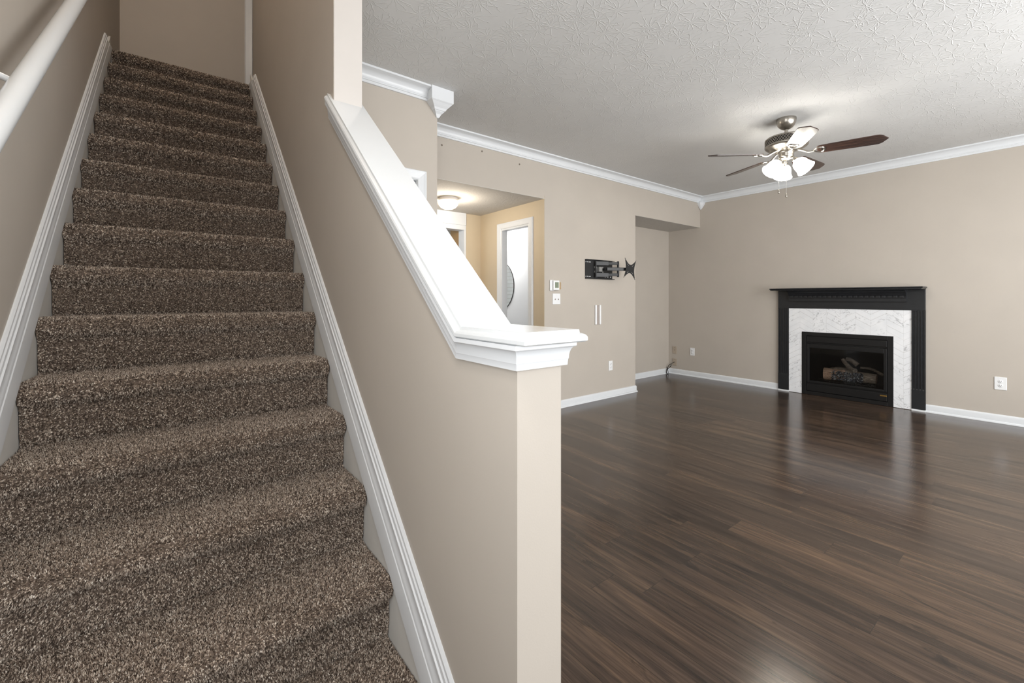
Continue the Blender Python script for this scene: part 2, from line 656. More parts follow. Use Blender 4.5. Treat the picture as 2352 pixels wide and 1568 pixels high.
# TV wall: pier between hall and alcove, headers above both openings
mb = MB()
mb.box(3.119, 4.70, YB, YB + T, 0, 2.30).box(3.116, 4.70, YB, YB + T, 2.30, CEIL)
mb.box(1.54, 3.116, YB, YB + T, 2.272, CEIL)
mb.box(4.70, XR, YB, YB + 0.10, 2.278, CEIL)
struct('wall_back', mb, M['paint'])
mb = MB()
mb.box(4.58, XR + T, 3.97, 3.97 + T, 0, 2.36)
mb.box(4.58, 4.70, YB + T, 3.97, 0, 2.36)
struct('wall_alcove', mb, M['paint'])

# closet bump-out
DX0, DX1, DZ = 0.72, 1.378, 2.058
mb = MB()
mb.box(DX1, 1.54, 2.88, 3.0, 0, CEIL)
mb.box(KX1, DX1, 2.88, 3.0, DZ, CEIL)
mb.box(KX1, DX0, 2.88, 3.0, 0, DZ)
mb.box(1.42, 1.54, 3.0, 4.78, 0, CEIL)
struct('wall_closet', mb, M['paint'])

# hall walls
HDY0, HDY1, HDZ = 3.685, 4.205, 2.035        # doorway to the bathroom
mb = MB()
mb.box(3.116, 3.1185, YB + .0005, YB + T, 0, 2.30)
mb.box(3.116, 3.182, YB + T, HDY0, 0, 2.36)
mb.box(3.116, 3.182, HDY1, 4.78, 0, 2.36)
mb.box(3.116, 3.182, HDY0, HDY1, HDZ, 2.36)
struct('wall_hall_right', mb, M['hallpaint'])
mb = MB()
mb.box(2.888, 3.116, 4.66, 4.78, 0, 2.36)
mb.box(1.42, 1.95, 4.66, 4.78, 0, 2.36)
struct('wall_hall_back', mb, M['hallpaint'])

# room beyond the hall doorway
struct('wall_far_room', MB().box(1.2, 3.23, 6.6, 6.72, 0, 2.5), M['paint'])
mb = MB()
mb.box(2.868, 2.92, 4.78, 5.0, 0, 2.5)
struct('wall_far_return', mb, M['warmlit_jamb'])
struct('wall_far_right', MB().box(3.150, 3.180, 5.0, 6.6, 0, 2.5), M['paint'])
struct('ceiling_far_room', MB().box(1.2, 3.23, 4.78, 6.72, 2.40, 2.5), M['soffit'])
struct('trim_far_room', MB().sweep([(1.2, 6.6), (3.23, 6.6)], [(0, 2.28), (.014, 2.28), (.02, 2.30), (.06, 2.365), (.075, 2.37), (.075, 2.40), (0, 2.40)]), M['white'])
struct('floor_far_room', MB().box(1.2, 3.23, 4.9, 6.72, -.12, 0), M['floor'])

# bathroom
mb = MB()
mb.box(4.30, 4.42, 3.6, 7.6, 0, 2.5)
struct('wall_bath_right', mb, M['bathwall'])
mb = MB()
mb.box(3.182, 3.20, 4.30, 7.5, 0, 2.5)
mb.box(3.182, 4.30, 7.5, 7.62, 0, 2.5)
struct('wall_bath_tiled', mb, M['bathtile'])
struct('wall_bath_near', MB().box(3.182, 4.30, 3.57, 3.60, 0, 2.5), M['bathwall'])
struct('ceiling_bath', MB().box(3.182, 4.42, 3.57, 7.62, 2.44, 2.54), M['bathwall'])

# front wall with a window and an unseen entry door, glazed to light the foyer
WX0, WX1, WZ0, WZ1 = 1.5, 5.4, 0.55, 2.35
mb = MB()
mb.box(XL - T, -0.36, YF - T, YF, 0, CEIL)
mb.box(0.56, WX0, YF - T, YF, 0, CEIL)
mb.box(-0.36, 0.56, YF - T, YF, 2.30, CEIL)
mb.box(WX0, WX1, YF - T, YF, 0, WZ0)
mb.box(WX0, WX1, YF - T, YF, WZ1, CEIL)
mb.box(WX1, XR + T, YF - T, YF, 0, CEIL)
struct('wall_front', mb, M['paint'])
mb = MB()
for x in (WX0, WX0 + 1.28, WX0 + 2.57, WX1 - 0.05):
    mb.box(x, x + 0.05, YF - 0.09, YF - 0.03, WZ0, WZ1)
for z in (WZ0, (WZ0 + WZ1) / 2, WZ1 - 0.05):
    mb.box(WX0, WX1, YF - 0.085, YF - 0.035, z, z + 0.05)
mb.box(WX0 - .07, WX1 + .07, YF - .02, YF + .03, WZ0 - .03, WZ0)
struct('window_1', mb, M['white'])
mb = MB()
mb.box(-0.355, -0.29, YF - 0.06, YF - 0.02, 0.01, 2.29)
mb.box(0.49, 0.555, YF - 0.06, YF - 0.02, 0.01, 2.29)
mb.box(-0.29, 0.49, YF - 0.06, YF - 0.02, 0.01, 0.25)
mb.box(-0.29, 0.49, YF - 0.06, YF - 0.02, 2.22, 2.29)
struct('door_1', mb, M['doorwhite'])

# left wall and stairwell
SWY0, SWY1, SWZ0, SWZ1 = -0.70, 0.60, 0.90, 2.20     # unseen window added to light the knee wall and lower steps
mb = MB()
mb.box(XL - T, XL, YF - T, SWY0, 0, TOPZ).box(XL - T, XL, SWY1, 5.42, 0, TOPZ)
mb.box(XL - T, XL, SWY0, SWY1, 0, SWZ0).box(XL - T, XL, SWY0, SWY1, SWZ1, TOPZ)
struct('wall_left', mb, M['paint'])
mb = MB()
for y in (SWY0, (SWY0 + SWY1) / 2 - .02, SWY1 - .04):
    mb.box(XL - .09, XL - .05, y, y + .04, SWZ0, SWZ1)
for z in (SWZ0, SWZ1 - .04):
    mb.box(XL - .085, XL - .055, SWY0, SWY1, z, z + .04)
struct('added_window', mb, M['white'])  # frame of the opening added for the side fill
mb = MB()
mb.box(KX0, KX1, 1.945, 4.37, 0, TOPZ)
mb.box(KX0, KX1, 0.25, 1.945, CEIL, TOPZ)
mb.box(XL, KX1, 0.13, 0.25, CEIL, TOPZ)
struct('wall_stair', mb, M['paint'])
struct('leak_block_understair', MB().box(XL, KX1, 4.60, 4.70, 0, 2.95).box(KX0, KX1, 4.37, 4.60, 0, 2.85), M['paint'])  # unseen block added so no sky light leaks under the steps
struct('trim_post', MB().box(KX0 + .002, KX1 + .001, 1.940, 1.946, 1.9, CEIL), M['post'])
struct('wall_upstairs_back', MB().box(XL, 3.2, 5.30, 5.42, 2.9, TOPZ), M['paint'])
struct('wall_upstairs_right', MB().box(3.1, 3.2, 4.3, 5.3, 2.9, TOPZ), M['paint'])
struct('wall_upstairs_front', MB().box(KX1, 3.2, 4.25, 4.37, 2.9, TOPZ), M['paint'])
struct('floor_upstairs', MB().box(KX0, 3.2, 4.37, 5.3, 2.85, 3.10), M['carpet'])
mb = MB()
mb.prism([(0.582, 0), (0.592, .014), (0.63, .018), (0.645, .02), (0.652, .016), (0.652, 0)], lambda x, o: (x, 5.30 - o, 3.11), lambda x, o: (x, 5.30 - o, 5.2))
struct('trim_upstairs', mb, M['white'])

# knee wall beside the stairs
SLP = 0.8565
KY0 = 0.676
YK = 0.880                     # where the level top turns into the slope
ZK = 1.118
mb = MB()
mb.prism([(KY0, 0), (1.945, 0), (1.945, ZK + (1.945 - YK) * SLP), (YK, ZK), (KY0, ZK)], lambda y, z: (KX0, y, z), lambda y, z: (KX1, y, z))
struct('wall_knee', mb, M['paint'])

# ------------------------------------------------------------------ crown, baseboards, casings
cv = [(0.020 + 0.046 * (1 - math.cos(a)), -0.062 + 0.046 * math.sin(a)) for a in [i * PI / 2 / 7 for i in range(8)]]
CROWN = [(0, -.090), (.013, -.090), (.014, -.074), (.020, -.072), (.021, -.066), (.018, -.063)] + cv + [(.072, -.014), (.080, -.013), (.080, 0), (0, 0)]
CR = [(o, z + CEIL) for o, z in CROWN]
struct('trim_1', MB().sweep([(KX1, 2.88), (1.54, 2.88), (1.54, YB), (XR, YB), (XR, YF)], CR), M['white'], smooth=28)

BB = [(0, 0), (.022, 0), (.022, .010), (.017, .017), (.012, .019), (.012, .066), (.010, .074), (.004, .082), (0, .083)]
struct('baseboard_back', MB().sweep([(3.116, YB), (4.70, YB), (4.70, 3.97), (XR, 3.97), (XR, 2.350)], BB), M['white'], smooth=40)
struct('baseboard_right', MB().sweep([(XR, 0.930), (XR, YF)], BB), M['white'], smooth=40)
SH = [(0, 0), (.034, 0), (.034, .012), (.026, .019), (0, .019)]
struct('trim_2', MB().sweep([(XR, 2.350), (XR, 2.226)], SH).sweep([(XR, 1.041), (XR, 0.930)], SH), M['white'])
struct('baseboard_hall', MB().sweep([(3.116, HDY0 - .08), (3.116, YB), (3.12, YB)], BB), M['white'])

CAS = [(0, .012), (.006, .016), (.012, .014), (.045, .018), (.058, .022), (.064, .022), (.068, .016), (.068, 0), (0, 0)]   # (across from opening, proud)


def casing(axis, face, sgn, a0, a1, ztop):
    """door casing on a wall face; axis 'x' or 'y' is the wall's direction"""
    mb = MB()
    P = (lambda a, z, d: (a, face + sgn * d, z)) if axis == 'x' else (lambda a, z, d: (face + sgn * d, a, z))
    n = len(CAS)
    rings = []
    for (ba, bz, da, dz) in ((a0, 0, -1, 0), (a0, ztop, -1, 1), (a1, ztop, 1, 1), (a1, 0, 1, 0)):
        rings.append([P(ba + da * w, bz + dz * w, d) for w, d in CAS])
    vs = [p for r in rings for p in r]
    fs = [(i * n + j, i * n + (j + 1) % n, (i + 1) * n + (j + 1) % n, (i + 1) * n + j) for i in range(3) for j in range(n)]
    fs += [tuple(range(n)), tuple(range(3 * n, 4 * n))]
    mb.add(vs, fs)
    return mb


# bathroom doorway
mb = casing('y', 3.116, -1, HDY0, HDY1, HDZ)
mb.box(3.110, 3.188, HDY0 - .001, HDY0 + .018, 0, HDZ + .001).box(3.110, 3.188, HDY1 - .018, HDY1 + .001, 0, HDZ + .001).box(3.110, 3.188, HDY0 + .018, HDY1 - .018, HDZ - .018, HDZ + .001)
struct('trim_3', mb, M['white'])
# hall end doorway: tall white fascia, head and jamb
mb = MB()
mb.box(1.95, 2.888, 4.64, 4.78, 2.118, 2.268)
mb.box(1.99, 2.862, 4.645, 4.78, 2.060, 2.110)
mb.box(2.862, 2.888, 4.645, 4.78, 0, 2.110)
mb.box(1.95, 1.99, 4.645, 4.78, 0, 2.110)
mb.box(1.95, 2.888, 4.655, 4.78, 2.110, 2.118)
struct('trim_4', mb, M['white'])
# closet door with casing
struct('trim_5', casing('x', 2.88, -1, DX0, DX1, DZ), M['white'])
mb = MB()
mb.box(DX0 + .006, DX1 - .006, 2.890, 2.925, .01, DZ - .010)
for z0, z1 in ((.2, .85), (1.0, DZ - .13)):
    for x0, x1 in ((DX0 + .11, (DX0 + DX1) / 2 - .05), ((DX0 + DX1) / 2 + .05, DX1 - .11)):
        mb.box(x0, x1, 2.882, 2.895, z0, z1)
struct('door_2', mb, M['doorwhite'], bev=.006)
struct('trim_6', MB().box(DX0, DX0 + .004, 2.88, 3.0, 0, DZ).box(DX1 - .004, DX1, 2.88, 3.0, 0, DZ).box(DX0, DX1, 2.88, 3.0, DZ - .004, DZ), M['white'])

# ------------------------------------------------------------------ crown corner blocks
mb = MB()
bx, by = 1.54, 2.88


def ring_stack(mb, cx, cy, rings, seg=4, rot=PI / 4):
    """rings: (half width, z) of a square or polygonal stack"""
    prof = [(hw * (math.sqrt(2) if seg == 4 else 1), z) for hw, z in rings]
    vs, fs = [], []
    for r, z in prof:
        for i in range(seg):
            a = rot + 2 * PI * i / seg
            vs.append((cx + r * math.cos(a), cy + r * math.sin(a), z))
    for j in range(len(prof) - 1):
        for i in range(seg):
            k = (i + 1) % seg
            fs.append((j * seg + i, j * seg + k, (j + 1) * seg + k, (j + 1) * seg + i))
    fs += [tuple(range(seg))[::-1], tuple(range((len(prof) - 1) * seg, len(prof) * seg))]
    return mb.add(vs, fs)


ring_stack(mb, bx, by, [(.089, CEIL - .001), (.089, CEIL - .092), (.083, CEIL - .098), (.080, CEIL - .100), (.066, CEIL - .116), (.052, CEIL - .130), (.044, CEIL - .144), (.038, CEIL - .147), (.038, CEIL - .150), (.022, CEIL - .166), (.012, CEIL - .185), (.009, CEIL - .190)])
tag(mb.build('crown_corner_block', M['white']), 'large square white crown block tapering on the outside corner beside the stair post', 'moulding block')
mb = MB()
ring_stack(mb, XR - .022, YB - .022, [(.030, CEIL - .06), (.058, CEIL - .085), (.062, CEIL - .100), (.056, CEIL - .116), (.045, CEIL - .135), (.034, CEIL - .152), (.022, CEIL - .170), (.004, CEIL - .192)], seg=8, rot=PI / 8)
tag(mb.build('crown_corner_finial', M['white']), 'small white pointed crown drop in the inside corner above the alcove', 'moulding block')

# ------------------------------------------------------------------ stair: carpet steps
RISE, RUN, N0, Y0S, Z0S = 0.197, 0.2287, -1, 1.268, 0.349
XA, XB = -0.377, 0.527
stair = thing('staircase', 'straight carpeted staircase in brown flecked pile climbing between the two walls', 'staircase', (0.07, Y0S - RUN, 0))
npr = np.random.default_rng(5)


def step_profile(n):
    """(y, z) polyline of one step from the riser foot to the foot of the next riser"""
    y, z = Y0S + RUN * n, Z0S + RISE * n
    zb = z - RISE if n > N0 else 0.0
    p = [(y + .046, zb + .006), (y + .038, zb + .018), (y + .034, zb + .05), (y + .032, z - .082), (y + .027, z - .066)]
    for a in range(-58, 96, 14):                      # rounded nosing
        t = R_(a)
        p.append((y + .031 - .031 * math.cos(t), z - .031 + .031 * math.sin(t)))
    if n < 14:
        p += [(y + .07, z + .001), (y + RUN - .02, z - .003), (y + RUN + .024, z - .002), (y + RUN + .038, z + .002), (y + RUN + .046, z + .006)]
    else:
        p += [(y + .06, z), (5.29, z)]
    return p


def carpet_step(n, dens):
    pr = np.array(step_profile(n))
    seg = np.diff(pr, axis=0)
    ln = np.hypot(seg[:, 0], seg[:, 1])
    cum = np.concatenate([[0], np.cumsum(ln)])
    # backing
    m = len(pr)
    ybk, zbk = pr[-1][0], pr[0][1]
    bv = [(x, p[0], p[1]) for x in (XA, XB) for p in pr]
    bf = [(i, i + 1, m + i + 1, m + i) for i in range(m - 1)]
    k = int(dens * cum[-1] * (XB - XA))
    s = npr.random(k) * cum[-1]
    idx = np.clip(np.searchsorted(cum, s) - 1, 0, len(ln) - 1)
    f = (s - cum[idx]) / ln[idx]
    py = pr[idx, 0] + seg[idx, 0] * f
    pz = pr[idx, 1] + seg[idx, 1] * f
    px = XA + npr.random(k) * (XB - XA)
    tx = np.stack([np.zeros(k), seg[idx, 0] / ln[idx], seg[idx, 1] / ln[idx]], 1)
    nrm = np.stack([np.zeros(k), -tx[:, 2], tx[:, 1]], 1)
    ux = np.tile([1.0, 0, 0], (k, 1))
    P = np.stack([px, py, pz], 1)
    patch = 0.5 + 0.5 * np.sin(px * 9 + np.sin(py * 7 + pz * 5) * 2.0) * np.sin((py + pz) * 11 + px * 3)
    rs_ = (130000 / dens) ** .5
    ht = (.0042 + .0022 * npr.random(k)) * rs_ ** .5
    tilt = .0030 * rs_ ** .5
    lean_x = (npr.random(k) - .5) * 2 * tilt + .0015 * (patch - .5)
    lean_t = (npr.random(k) - .5) * 2 * tilt - .0008
    tip = P + nrm * ht[:, None] + ux * lean_x[:, None] + tx * lean_t[:, None]
    tip[:, 0] = np.clip(tip[:, 0], XA, XB)
    r = (.0021 + .0009 * npr.random(k)) * rs_
    rot = npr.random(k) * 2 * PI
    base = []
    for j in range(3):
        a = rot + 2 * PI * j / 3
        b = P + ux * (r * np.cos(a))[:, None] + tx * (r * np.sin(a))[:, None] - nrm * .001
        b[:, 0] = np.clip(b[:, 0], XA, XB)
        base.append(b)
    V = np.concatenate([np.array(bv), np.stack(base + [tip], 1).reshape(-1, 3)])
    nb = len(bv)
    b0 = nb + 4 * np.arange(k)
    tri = np.stack([np.stack([b0, b0 + 1, b0 + 3], 1), np.stack([b0 + 1, b0 + 2, b0 + 3], 1), np.stack([b0 + 2, b0, b0 + 3], 1)], 1).reshape(-1, 3)
    nq = len(bf)
    loops = np.concatenate([np.array(bf).reshape(-1), tri.reshape(-1)])
    starts = np.concatenate([np.arange(nq) * 4, nq * 4 + np.arange(len(tri)) * 3])
    o0 = ORG[stair.name]
    V = V - np.array(o0)
    me = bpy.data.meshes.new('carpeted_step')
    me.vertices.add(len(V)); me.vertices.foreach_set('co', V.astype(np.float32).ravel())
    me.loops.add(len(loops)); me.loops.foreach_set('vertex_index', loops.astype(np.int32))
    me.polygons.add(nq + len(tri)); me.polygons.foreach_set('loop_start', starts.astype(np.int32))
    me.update(calc_edges=True)
    at = me.attributes.new('fleck', 'FLOAT', 'POINT')
    fl = np.clip(npr.normal(.50, .26, k), 0, 1)
    fv = np.concatenate([np.full(nb, .34), np.repeat(fl, 4)])
    at.data.foreach_set('value', fv.astype(np.float32))
    me.materials.append(M['carpet'])
    me.polygons.foreach_set('use_smooth', np.zeros(len(me.polygons), dtype=bool))
    o = bpy.data.objects.new('carpeted_step', me)
    C.objects.link(o)
    o.parent = stair
    return o


for n in range(N0, 15):
    carpet_step(n, 130000 if n < 3 else 95000 if n < 6 else 65000 if n < 9 else 42000)


# ------------------------------------------------------------------ sloping skirt trims on both stair walls
TH = math.atan(RISE / RUN)
SN, CS = math.sin(TH), math.cos(TH)
cove = [(.014 - .006 * math.sin(PI * i / 6), .064 + .008 * i) for i in range(7)]
SKP = [(0, 0), (.020, 0), (.023, .003), (.023, .008), (.0165, .058), (.014, .061)] + cove + [(.0165, .116), (.0165, .121), (.0125, .124), (.0125, .138), (.009, .142), (.009, .152), (.004, .158), (0, .158)]


def skirt(name, xface, sgn, ylo, ztop):
    mb = MB()

    def P(o, s, end):
        y0, z0 = Y0S, Z0S + .012                     # on the nosing line
        by_, bz = y0 - s * SN, z0 + s * CS
        t = (ylo - by_) / CS if end == 0 else (ztop - bz) / SN
        return (xface + sgn * o, by_ + t * CS, bz + t * SN)
    mb.prism(SKP, lambda o, s: P(o, s, 0), lambda o, s: P(o, s, 1))
    return struct(name, mb, M['white'], smooth=30)


def skirt_board(name, xface, sgn):
    """thin painted board behind the trim, down behind the steps"""
    mb = MB()
    y1 = 4.44
    lo = lambda y: max(0.0, Z0S + RISE * (y - Y0S) / RUN - .36)
    hi = lambda y: Z0S + RISE * (y - Y0S) / RUN + .10
    poly = [(.9, 0), (1.25, 0), (y1, lo(y1)), (y1, hi(y1)), (.9, hi(.9))]
    mb.prism(poly, lambda y, z: (xface, y, z), lambda y, z: (xface + sgn * .011, y, z))
    return struct(name, mb, M['skirt'])


skirt('trim_7', KX0, -1, .85, 3.085)
skirt_board('trim_8', KX0, -1)
skirt('trim_9', XL, 1, .85, 3.085)
skirt_board('trim_10', XL, 1)

# ------------------------------------------------------------------ knee wall cap
CT = ZK + .026                                       # top of the level cap
cap = thing('stair_wall_cap', 'glossy white cap board on the sloping half wall beside the stairs', 'wall cap', (0.6, 0.7, ZK))
XO0, XO1, YO = KX0 - .026, KX1 + .026, KY0 - .054
# edge profile: (outset from inner rectangle, z from cap underside)
EDGE = [(0, 0), (.022, 0), (.026, .003), (.026, .010), (.023, .015), (.017, .018), (.014, .019), (.013, .026), (0, .026)]


th = math.atan(SLP)
TM = math.tan(th / 2)                                # mitre between level and slope


def level_cap():
    """stacked U-shaped rings; the far edge follows the mitre plane"""
    mb = MB()
    rings = []
    for o, z in EDGE[1:-1]:
        q = .026 - o
        rings.append([(XO0 + q, YK - z * TM, ZK + z), (XO0 + q, YO + q, ZK + z), (XO1 - q, YO + q, ZK + z), (XO1 - q, YK - z * TM, ZK + z)])
    n = len(rings)
    vs = [p for r in rings for p in r]
    fs = [(i * 4 + k, i * 4 + (k + 1) % 4, (i + 1) * 4 + (k + 1) % 4, (i + 1) * 4 + k) for i in range(n - 1) for k in range(4)]
    fs += [(0, 1, 2, 3), tuple((n - 1) * 4 + k for k in range(4))]
    return mb.add(vs, fs)


XC = (XO0 + XO1) / 2
CT_, ST_ = math.cos(th), math.sin(th)


def on_slope(x, h, t):
    return (x, YK + t * CT_ - h * ST_, ZK + t * ST_ + h * CT_)


level_cap().build('level_cap_board', M['gloss'], cap, smooth=30)
w = XO1 - XO0
sec = [(-w / 2 + .026 - o, z) for o, z in EDGE[1:-1]]
sec = sec + [(-x, z) for x, z in sec[::-1]]
tend = lambda h, y: (y - YK + h * ST_) / CT_          # plumb cut at depth y
mb = MB()
mb.prism(sec, lambda x, h: on_slope(XC + x, h, h * TM), lambda x, h: on_slope(XC + x, h, tend(h, 1.990)))
mb.build('sloped_cap_board', M['gloss'], cap, smooth=30)
# bed moulding below the cap
bc = [(.012 + .010 * (1 - math.cos(PI / 2 * i / 5)), -.038 + .026 * math.sin(PI / 2 * i / 5)) for i in range(6)]
BED = [(0, -.052), (.010, -.052), (.011, -.040), (.012, -.038)] + bc + [(.024, -.010), (.024, -.0005), (0, -.0005)]
mb = MB()
m = len(BED)
vs = []
for k in range(4):
    for o, h in BED:
        ye = YK - h * TM
        vs.append(((KX0 - o, ye, ZK + h), (KX0 - o, KY0 - o, ZK + h), (KX1 + o, KY0 - o, ZK + h), (KX1 + o, ye, ZK + h))[k])
fs = [(k * m + j, k * m + (j + 1) % m, (k + 1) * m + (j + 1) % m, (k + 1) * m + j) for k in range(3) for j in range(m)]
mb.add(vs, fs)
for xf, sg, ye in ((KX0, -1, 1.985), (KX1, 1, 1.944)):
    mb.prism(BED, lambda o, h: on_slope(xf + sg * o, h, h * TM), lambda o, h: on_slope(xf + sg * o, h, tend(h, ye)))
mb.build('bed_molding', M['white'], cap, smooth=30)

# ------------------------------------------------------------------ handrail on the left wall
rail = thing('handrail', 'round white painted handrail sloping up the left stair wall', 'handrail', (-.31, 1.0, 1.2))
RS = .8185
ry = lambda y: 1.613 + (y - 1.482) * RS
MB().tube([(-.31, 0.75, ry(.75)), (-.31, 2.4, ry(2.4)), (-.31, 4.1, ry(4.1))], .0245, 28).build('rail', M['gloss'], rail, smooth=50)
for y in (1.70, 3.3):
    z = ry(y) + .02
    mb = MB()
    mb.lathe([(.030, 0), (.030, .006), (.022, .012), (.012, .016)], (XL, y, z - .015), (1, 0, 0), 20)
    mb.tube([(XL + .01, y, z - .015), (XL + .04, y, z - .028), (-.325, y, z - .035), (-.31, y, z - .022)], .009, 10, 4)
    mb.build('bracket', M['white'], rail, smooth=50)

# ------------------------------------------------------------------ ceiling fan
FX, FY = 4.11, 1.477
fan = thing('ceiling_fan', 'five blade ceiling fan with nickel motor and three lit glass shades', 'ceiling fan', (FX, FY, 2.4))
fc = (FX, FY, 0)
MB().lathe([(.074, CEIL - .0005), (.075, 2.722), (.072, 2.700), (.063, 2.676), (.046, 2.656), (.026, 2.644), (.016, 2.640)], fc, seg=40).build('canopy', M['nickel'], fan, smooth=40)
MB().lathe([(.0135, 2.645), (.0135, 2.575)], fc, seg=20).build('downrod', M['nickel'], fan, smooth=40)
mot = MB().lathe([(.02, 2.590), (.05, 2.588), (.11, 2.582), (.150, 2.572), (.158, 2.566), (.160, 2.560), (.158, 2.556), (.150, 2.555), (.150, 2.512), (.158, 2.511), (.161, 2.506), (.160, 2.497), (.154, 2.490), (.150, 2.486), (.12, 2.470), (.085, 2.458), (.06, 2.452)], fc, seg=56).build('motor_housing', M['nickel'], fan, smooth=40)
mb = MB()
NL = 46
for i in range(NL):
    a = 2 * PI * i / NL
    for d in (-1, 1):
        pts = []
        for k in range(4):
            aa = a + d * (k / 3) * (2 * PI / NL) * 1.6
            pts.append((FX + .157 * math.cos(aa), FY + .157 * math.sin(aa), 2.513 + .043 * k / 3))
        mb.tube(pts, .0022, 4)
mb.build('lattice_band', M['nickel'], mot)
MB().lathe([(.1515, 2.513), (.1515, 2.554)], fc, seg=56, close=False).build('vent_slots', M['slot'], mot)
MB().lathe([(.06, 2.455), (.062, 2.446), (.058, 2.440), (.056, 2.420), (.054, 2.404), (.046, 2.396), (.042, 2.390), (.02, 2.386)], fc, seg=36).build('switch_housing', M['nickel'], fan, smooth=40)
BZ = 2.432
for i in range(5):
    a = R_(-3.5 + 72 * i)
    d = Vector((math.cos(a), math.sin(a), 0)); tt = Vector((-math.sin(a), math.cos(a), 0))
    pit = R_(13)
    tv = (tt * math.cos(pit) - Vector((0, 0, 1)) * math.sin(pit))
    nv = d.cross(tv)
    o0 = Vector((FX, FY, BZ))
    # outline: (along, half width)
    out = [(.215, .046), (.235, .056), (.30, .060), (.50, .066), (.585, .068), (.605, .066), (.628, .050), (.640, .030), (.660, .0)]
    poly = [(x, w) for x, w in out] + [(x, -w) for x, w in out[:-1][::-1]]
    mb = MB()
    mb.prism(poly, lambda x, w: o0 + d * x + tv * w - nv * .0035 - Vector((0, 0, .012)) * x, lambda x, w: o0 + d * x + tv * w + nv * .0035 - Vector((0, 0, .012)) * x)
    # give the blade its own axes for the grain
    bl = bpy.data.objects.new('blade', bpy.data.meshes.new('blade'))
    inv = Matrix((d, tv, nv)).transposed().to_4x4(); inv.translation = o0
    im = inv.inverted()
    bl.data.from_pydata([tuple(im @ Vector(p)) for p in mb.v], [], mb.f)
    bl.data.materials.append(M['blade'])
    bm = bmesh.new(); bm.from_mesh(bl.data); bmesh.ops.recalc_face_normals(bm, faces=bm.faces); bm.to_mesh(bl.data); bm.free()
    C.objects.link(bl)
    bl.parent = fan
    bl.matrix_local = Matrix.Translation(-ORG[fan.name]) @ inv
    # blade iron: arm and open fork plate, in the blade's axes
    mi = MB()
    L = lambda x, w, h: (x, w, h)
    mi.tube([L(.085, 0, .028), L(.12, 0, .010), L(.16, 0, -.012), L(.20, 0, -.010)], [.010, .008], 8, 4)
    mi.tube([L(.19, 0, -.010), L(.215, .030, -.008), L(.245, .034, -.008), L(.262, .020, -.008), L(.262, -.020, -.008), L(.245, -.034, -.008), L(.215, -.030, -.008), L(.19, 0, -.010)], .0065, 6, 3)
    mi.obox((.255, 0, -.007), (1, 0, 0), (0, 1, 0), (0, 0, 1), .012, .034, .003)
    ob = mi.build('blade_iron', M['nickel'], None, smooth=50)
    ob.parent = bl
# light kit: three bell shades
for k, ang in enumerate((191, 71, 311)):
    # measured from the direction towards the camera
    base = math.atan2(-FY, -FX)
    a = base + R_(ang)
    d = Vector((math.cos(a), math.sin(a), 0))
    ax = (d * math.sin(R_(40)) - Vector((0, 0, 1)) * math.cos(R_(40))).normalized()
    top = Vector((FX, FY, 2.372)) + d * .066
    arm = MB()
    arm.tube([Vector((FX, FY, 2.396)) + d * .035, Vector((FX, FY, 2.392)) + d * .055, top - ax * .006], .009, 10, 4)
    arm.lathe([(.012, -.012), (.021, -.008), (.024, .004), (.024, .026), (.020, .030)], top, ax, 20)
    am = arm.build('lamp_arm', M['nickel'], fan, smooth=45)
    MB().lathe([(.024, .014), (.034, .022), (.048, .036), (.056, .056), (.059, .080), (.062, .100), (.070, .122), (.073, .126), (.069, .125), (.058, .100), (.055, .080), (.052, .056), (.044, .038), (.03, .026)], top, ax, 32, close=False).build('lamp_shade', M['shade'], am, smooth=60)
    pb = Vector(top) + ax * .085
    bl_ = MB().lathe([(.001, -.03), (.018, -.024), (.027, -.004), (.024, .012), (.012, .022), (.001, .025)], pb, ax, 16).build('bulb', M['shade'], am, smooth=60)
# pull chains
camv = Vector((-FX, -FY, 0)).normalized(); latv = Vector((math.cos(R_(37.92)), -math.sin(R_(37.92)), 0))
for lat, zb in ((-.064, 2.118), (.0, 2.082)):
    p = Vector((FX, FY, 0)) + latv * lat + camv * (.03 if lat else .05)
    MB().tube([(p.x, p.y, 2.40), (p.x, p.y, zb)], .0013, 6).build('pull_chain', M['zinc'], fan)
    ch = [o for o in fan.children if o.name.startswith('pull_chain')][-1]
    MB().lathe([(.0015, .030), (.004, .024), (.0075, .008), (.008, .002), (.006, -.004), (.002, -.006)], (p.x, p.y, zb - .02), (0, 0, 1), 14).build('fob', M['nickel'], ch, smooth=50)

# ------------------------------------------------------------------ fireplace: mantel, tile, insert, logs
PY0, PY1 = 0.931, 2.349
PI0, PI1 = 1.041, 2.226
mant = thing('fireplace_mantel', 'black painted wood mantel with dentil shelf and fluted legs on beige wall', 'fireplace mantel', (6.2, 1.64, 0))
FXF = 6.268                                          # face of legs and frieze
mb = MB()
mb.box(6.075, XR - .001, PY0 - .002, PY1 + .022, 1.303, 1.313)
mb.prism([(6.085, 1.313), (6.068, 1.318), (6.066, 1.325), (6.072, 1.330), (XR - .001, 1.330), (XR - .001, 1.313)], lambda x, z: (x, PY0 - .010, z), lambda x, z: (x, PY1 + .030, z))
mb.build('mantel_shelf', M['black'], mant, bev=.003)
MB().box(FXF, XR - .001, PY0, PY1, 1.078, 1.303).build('frieze_board', M['black'], mant, bev=.003)
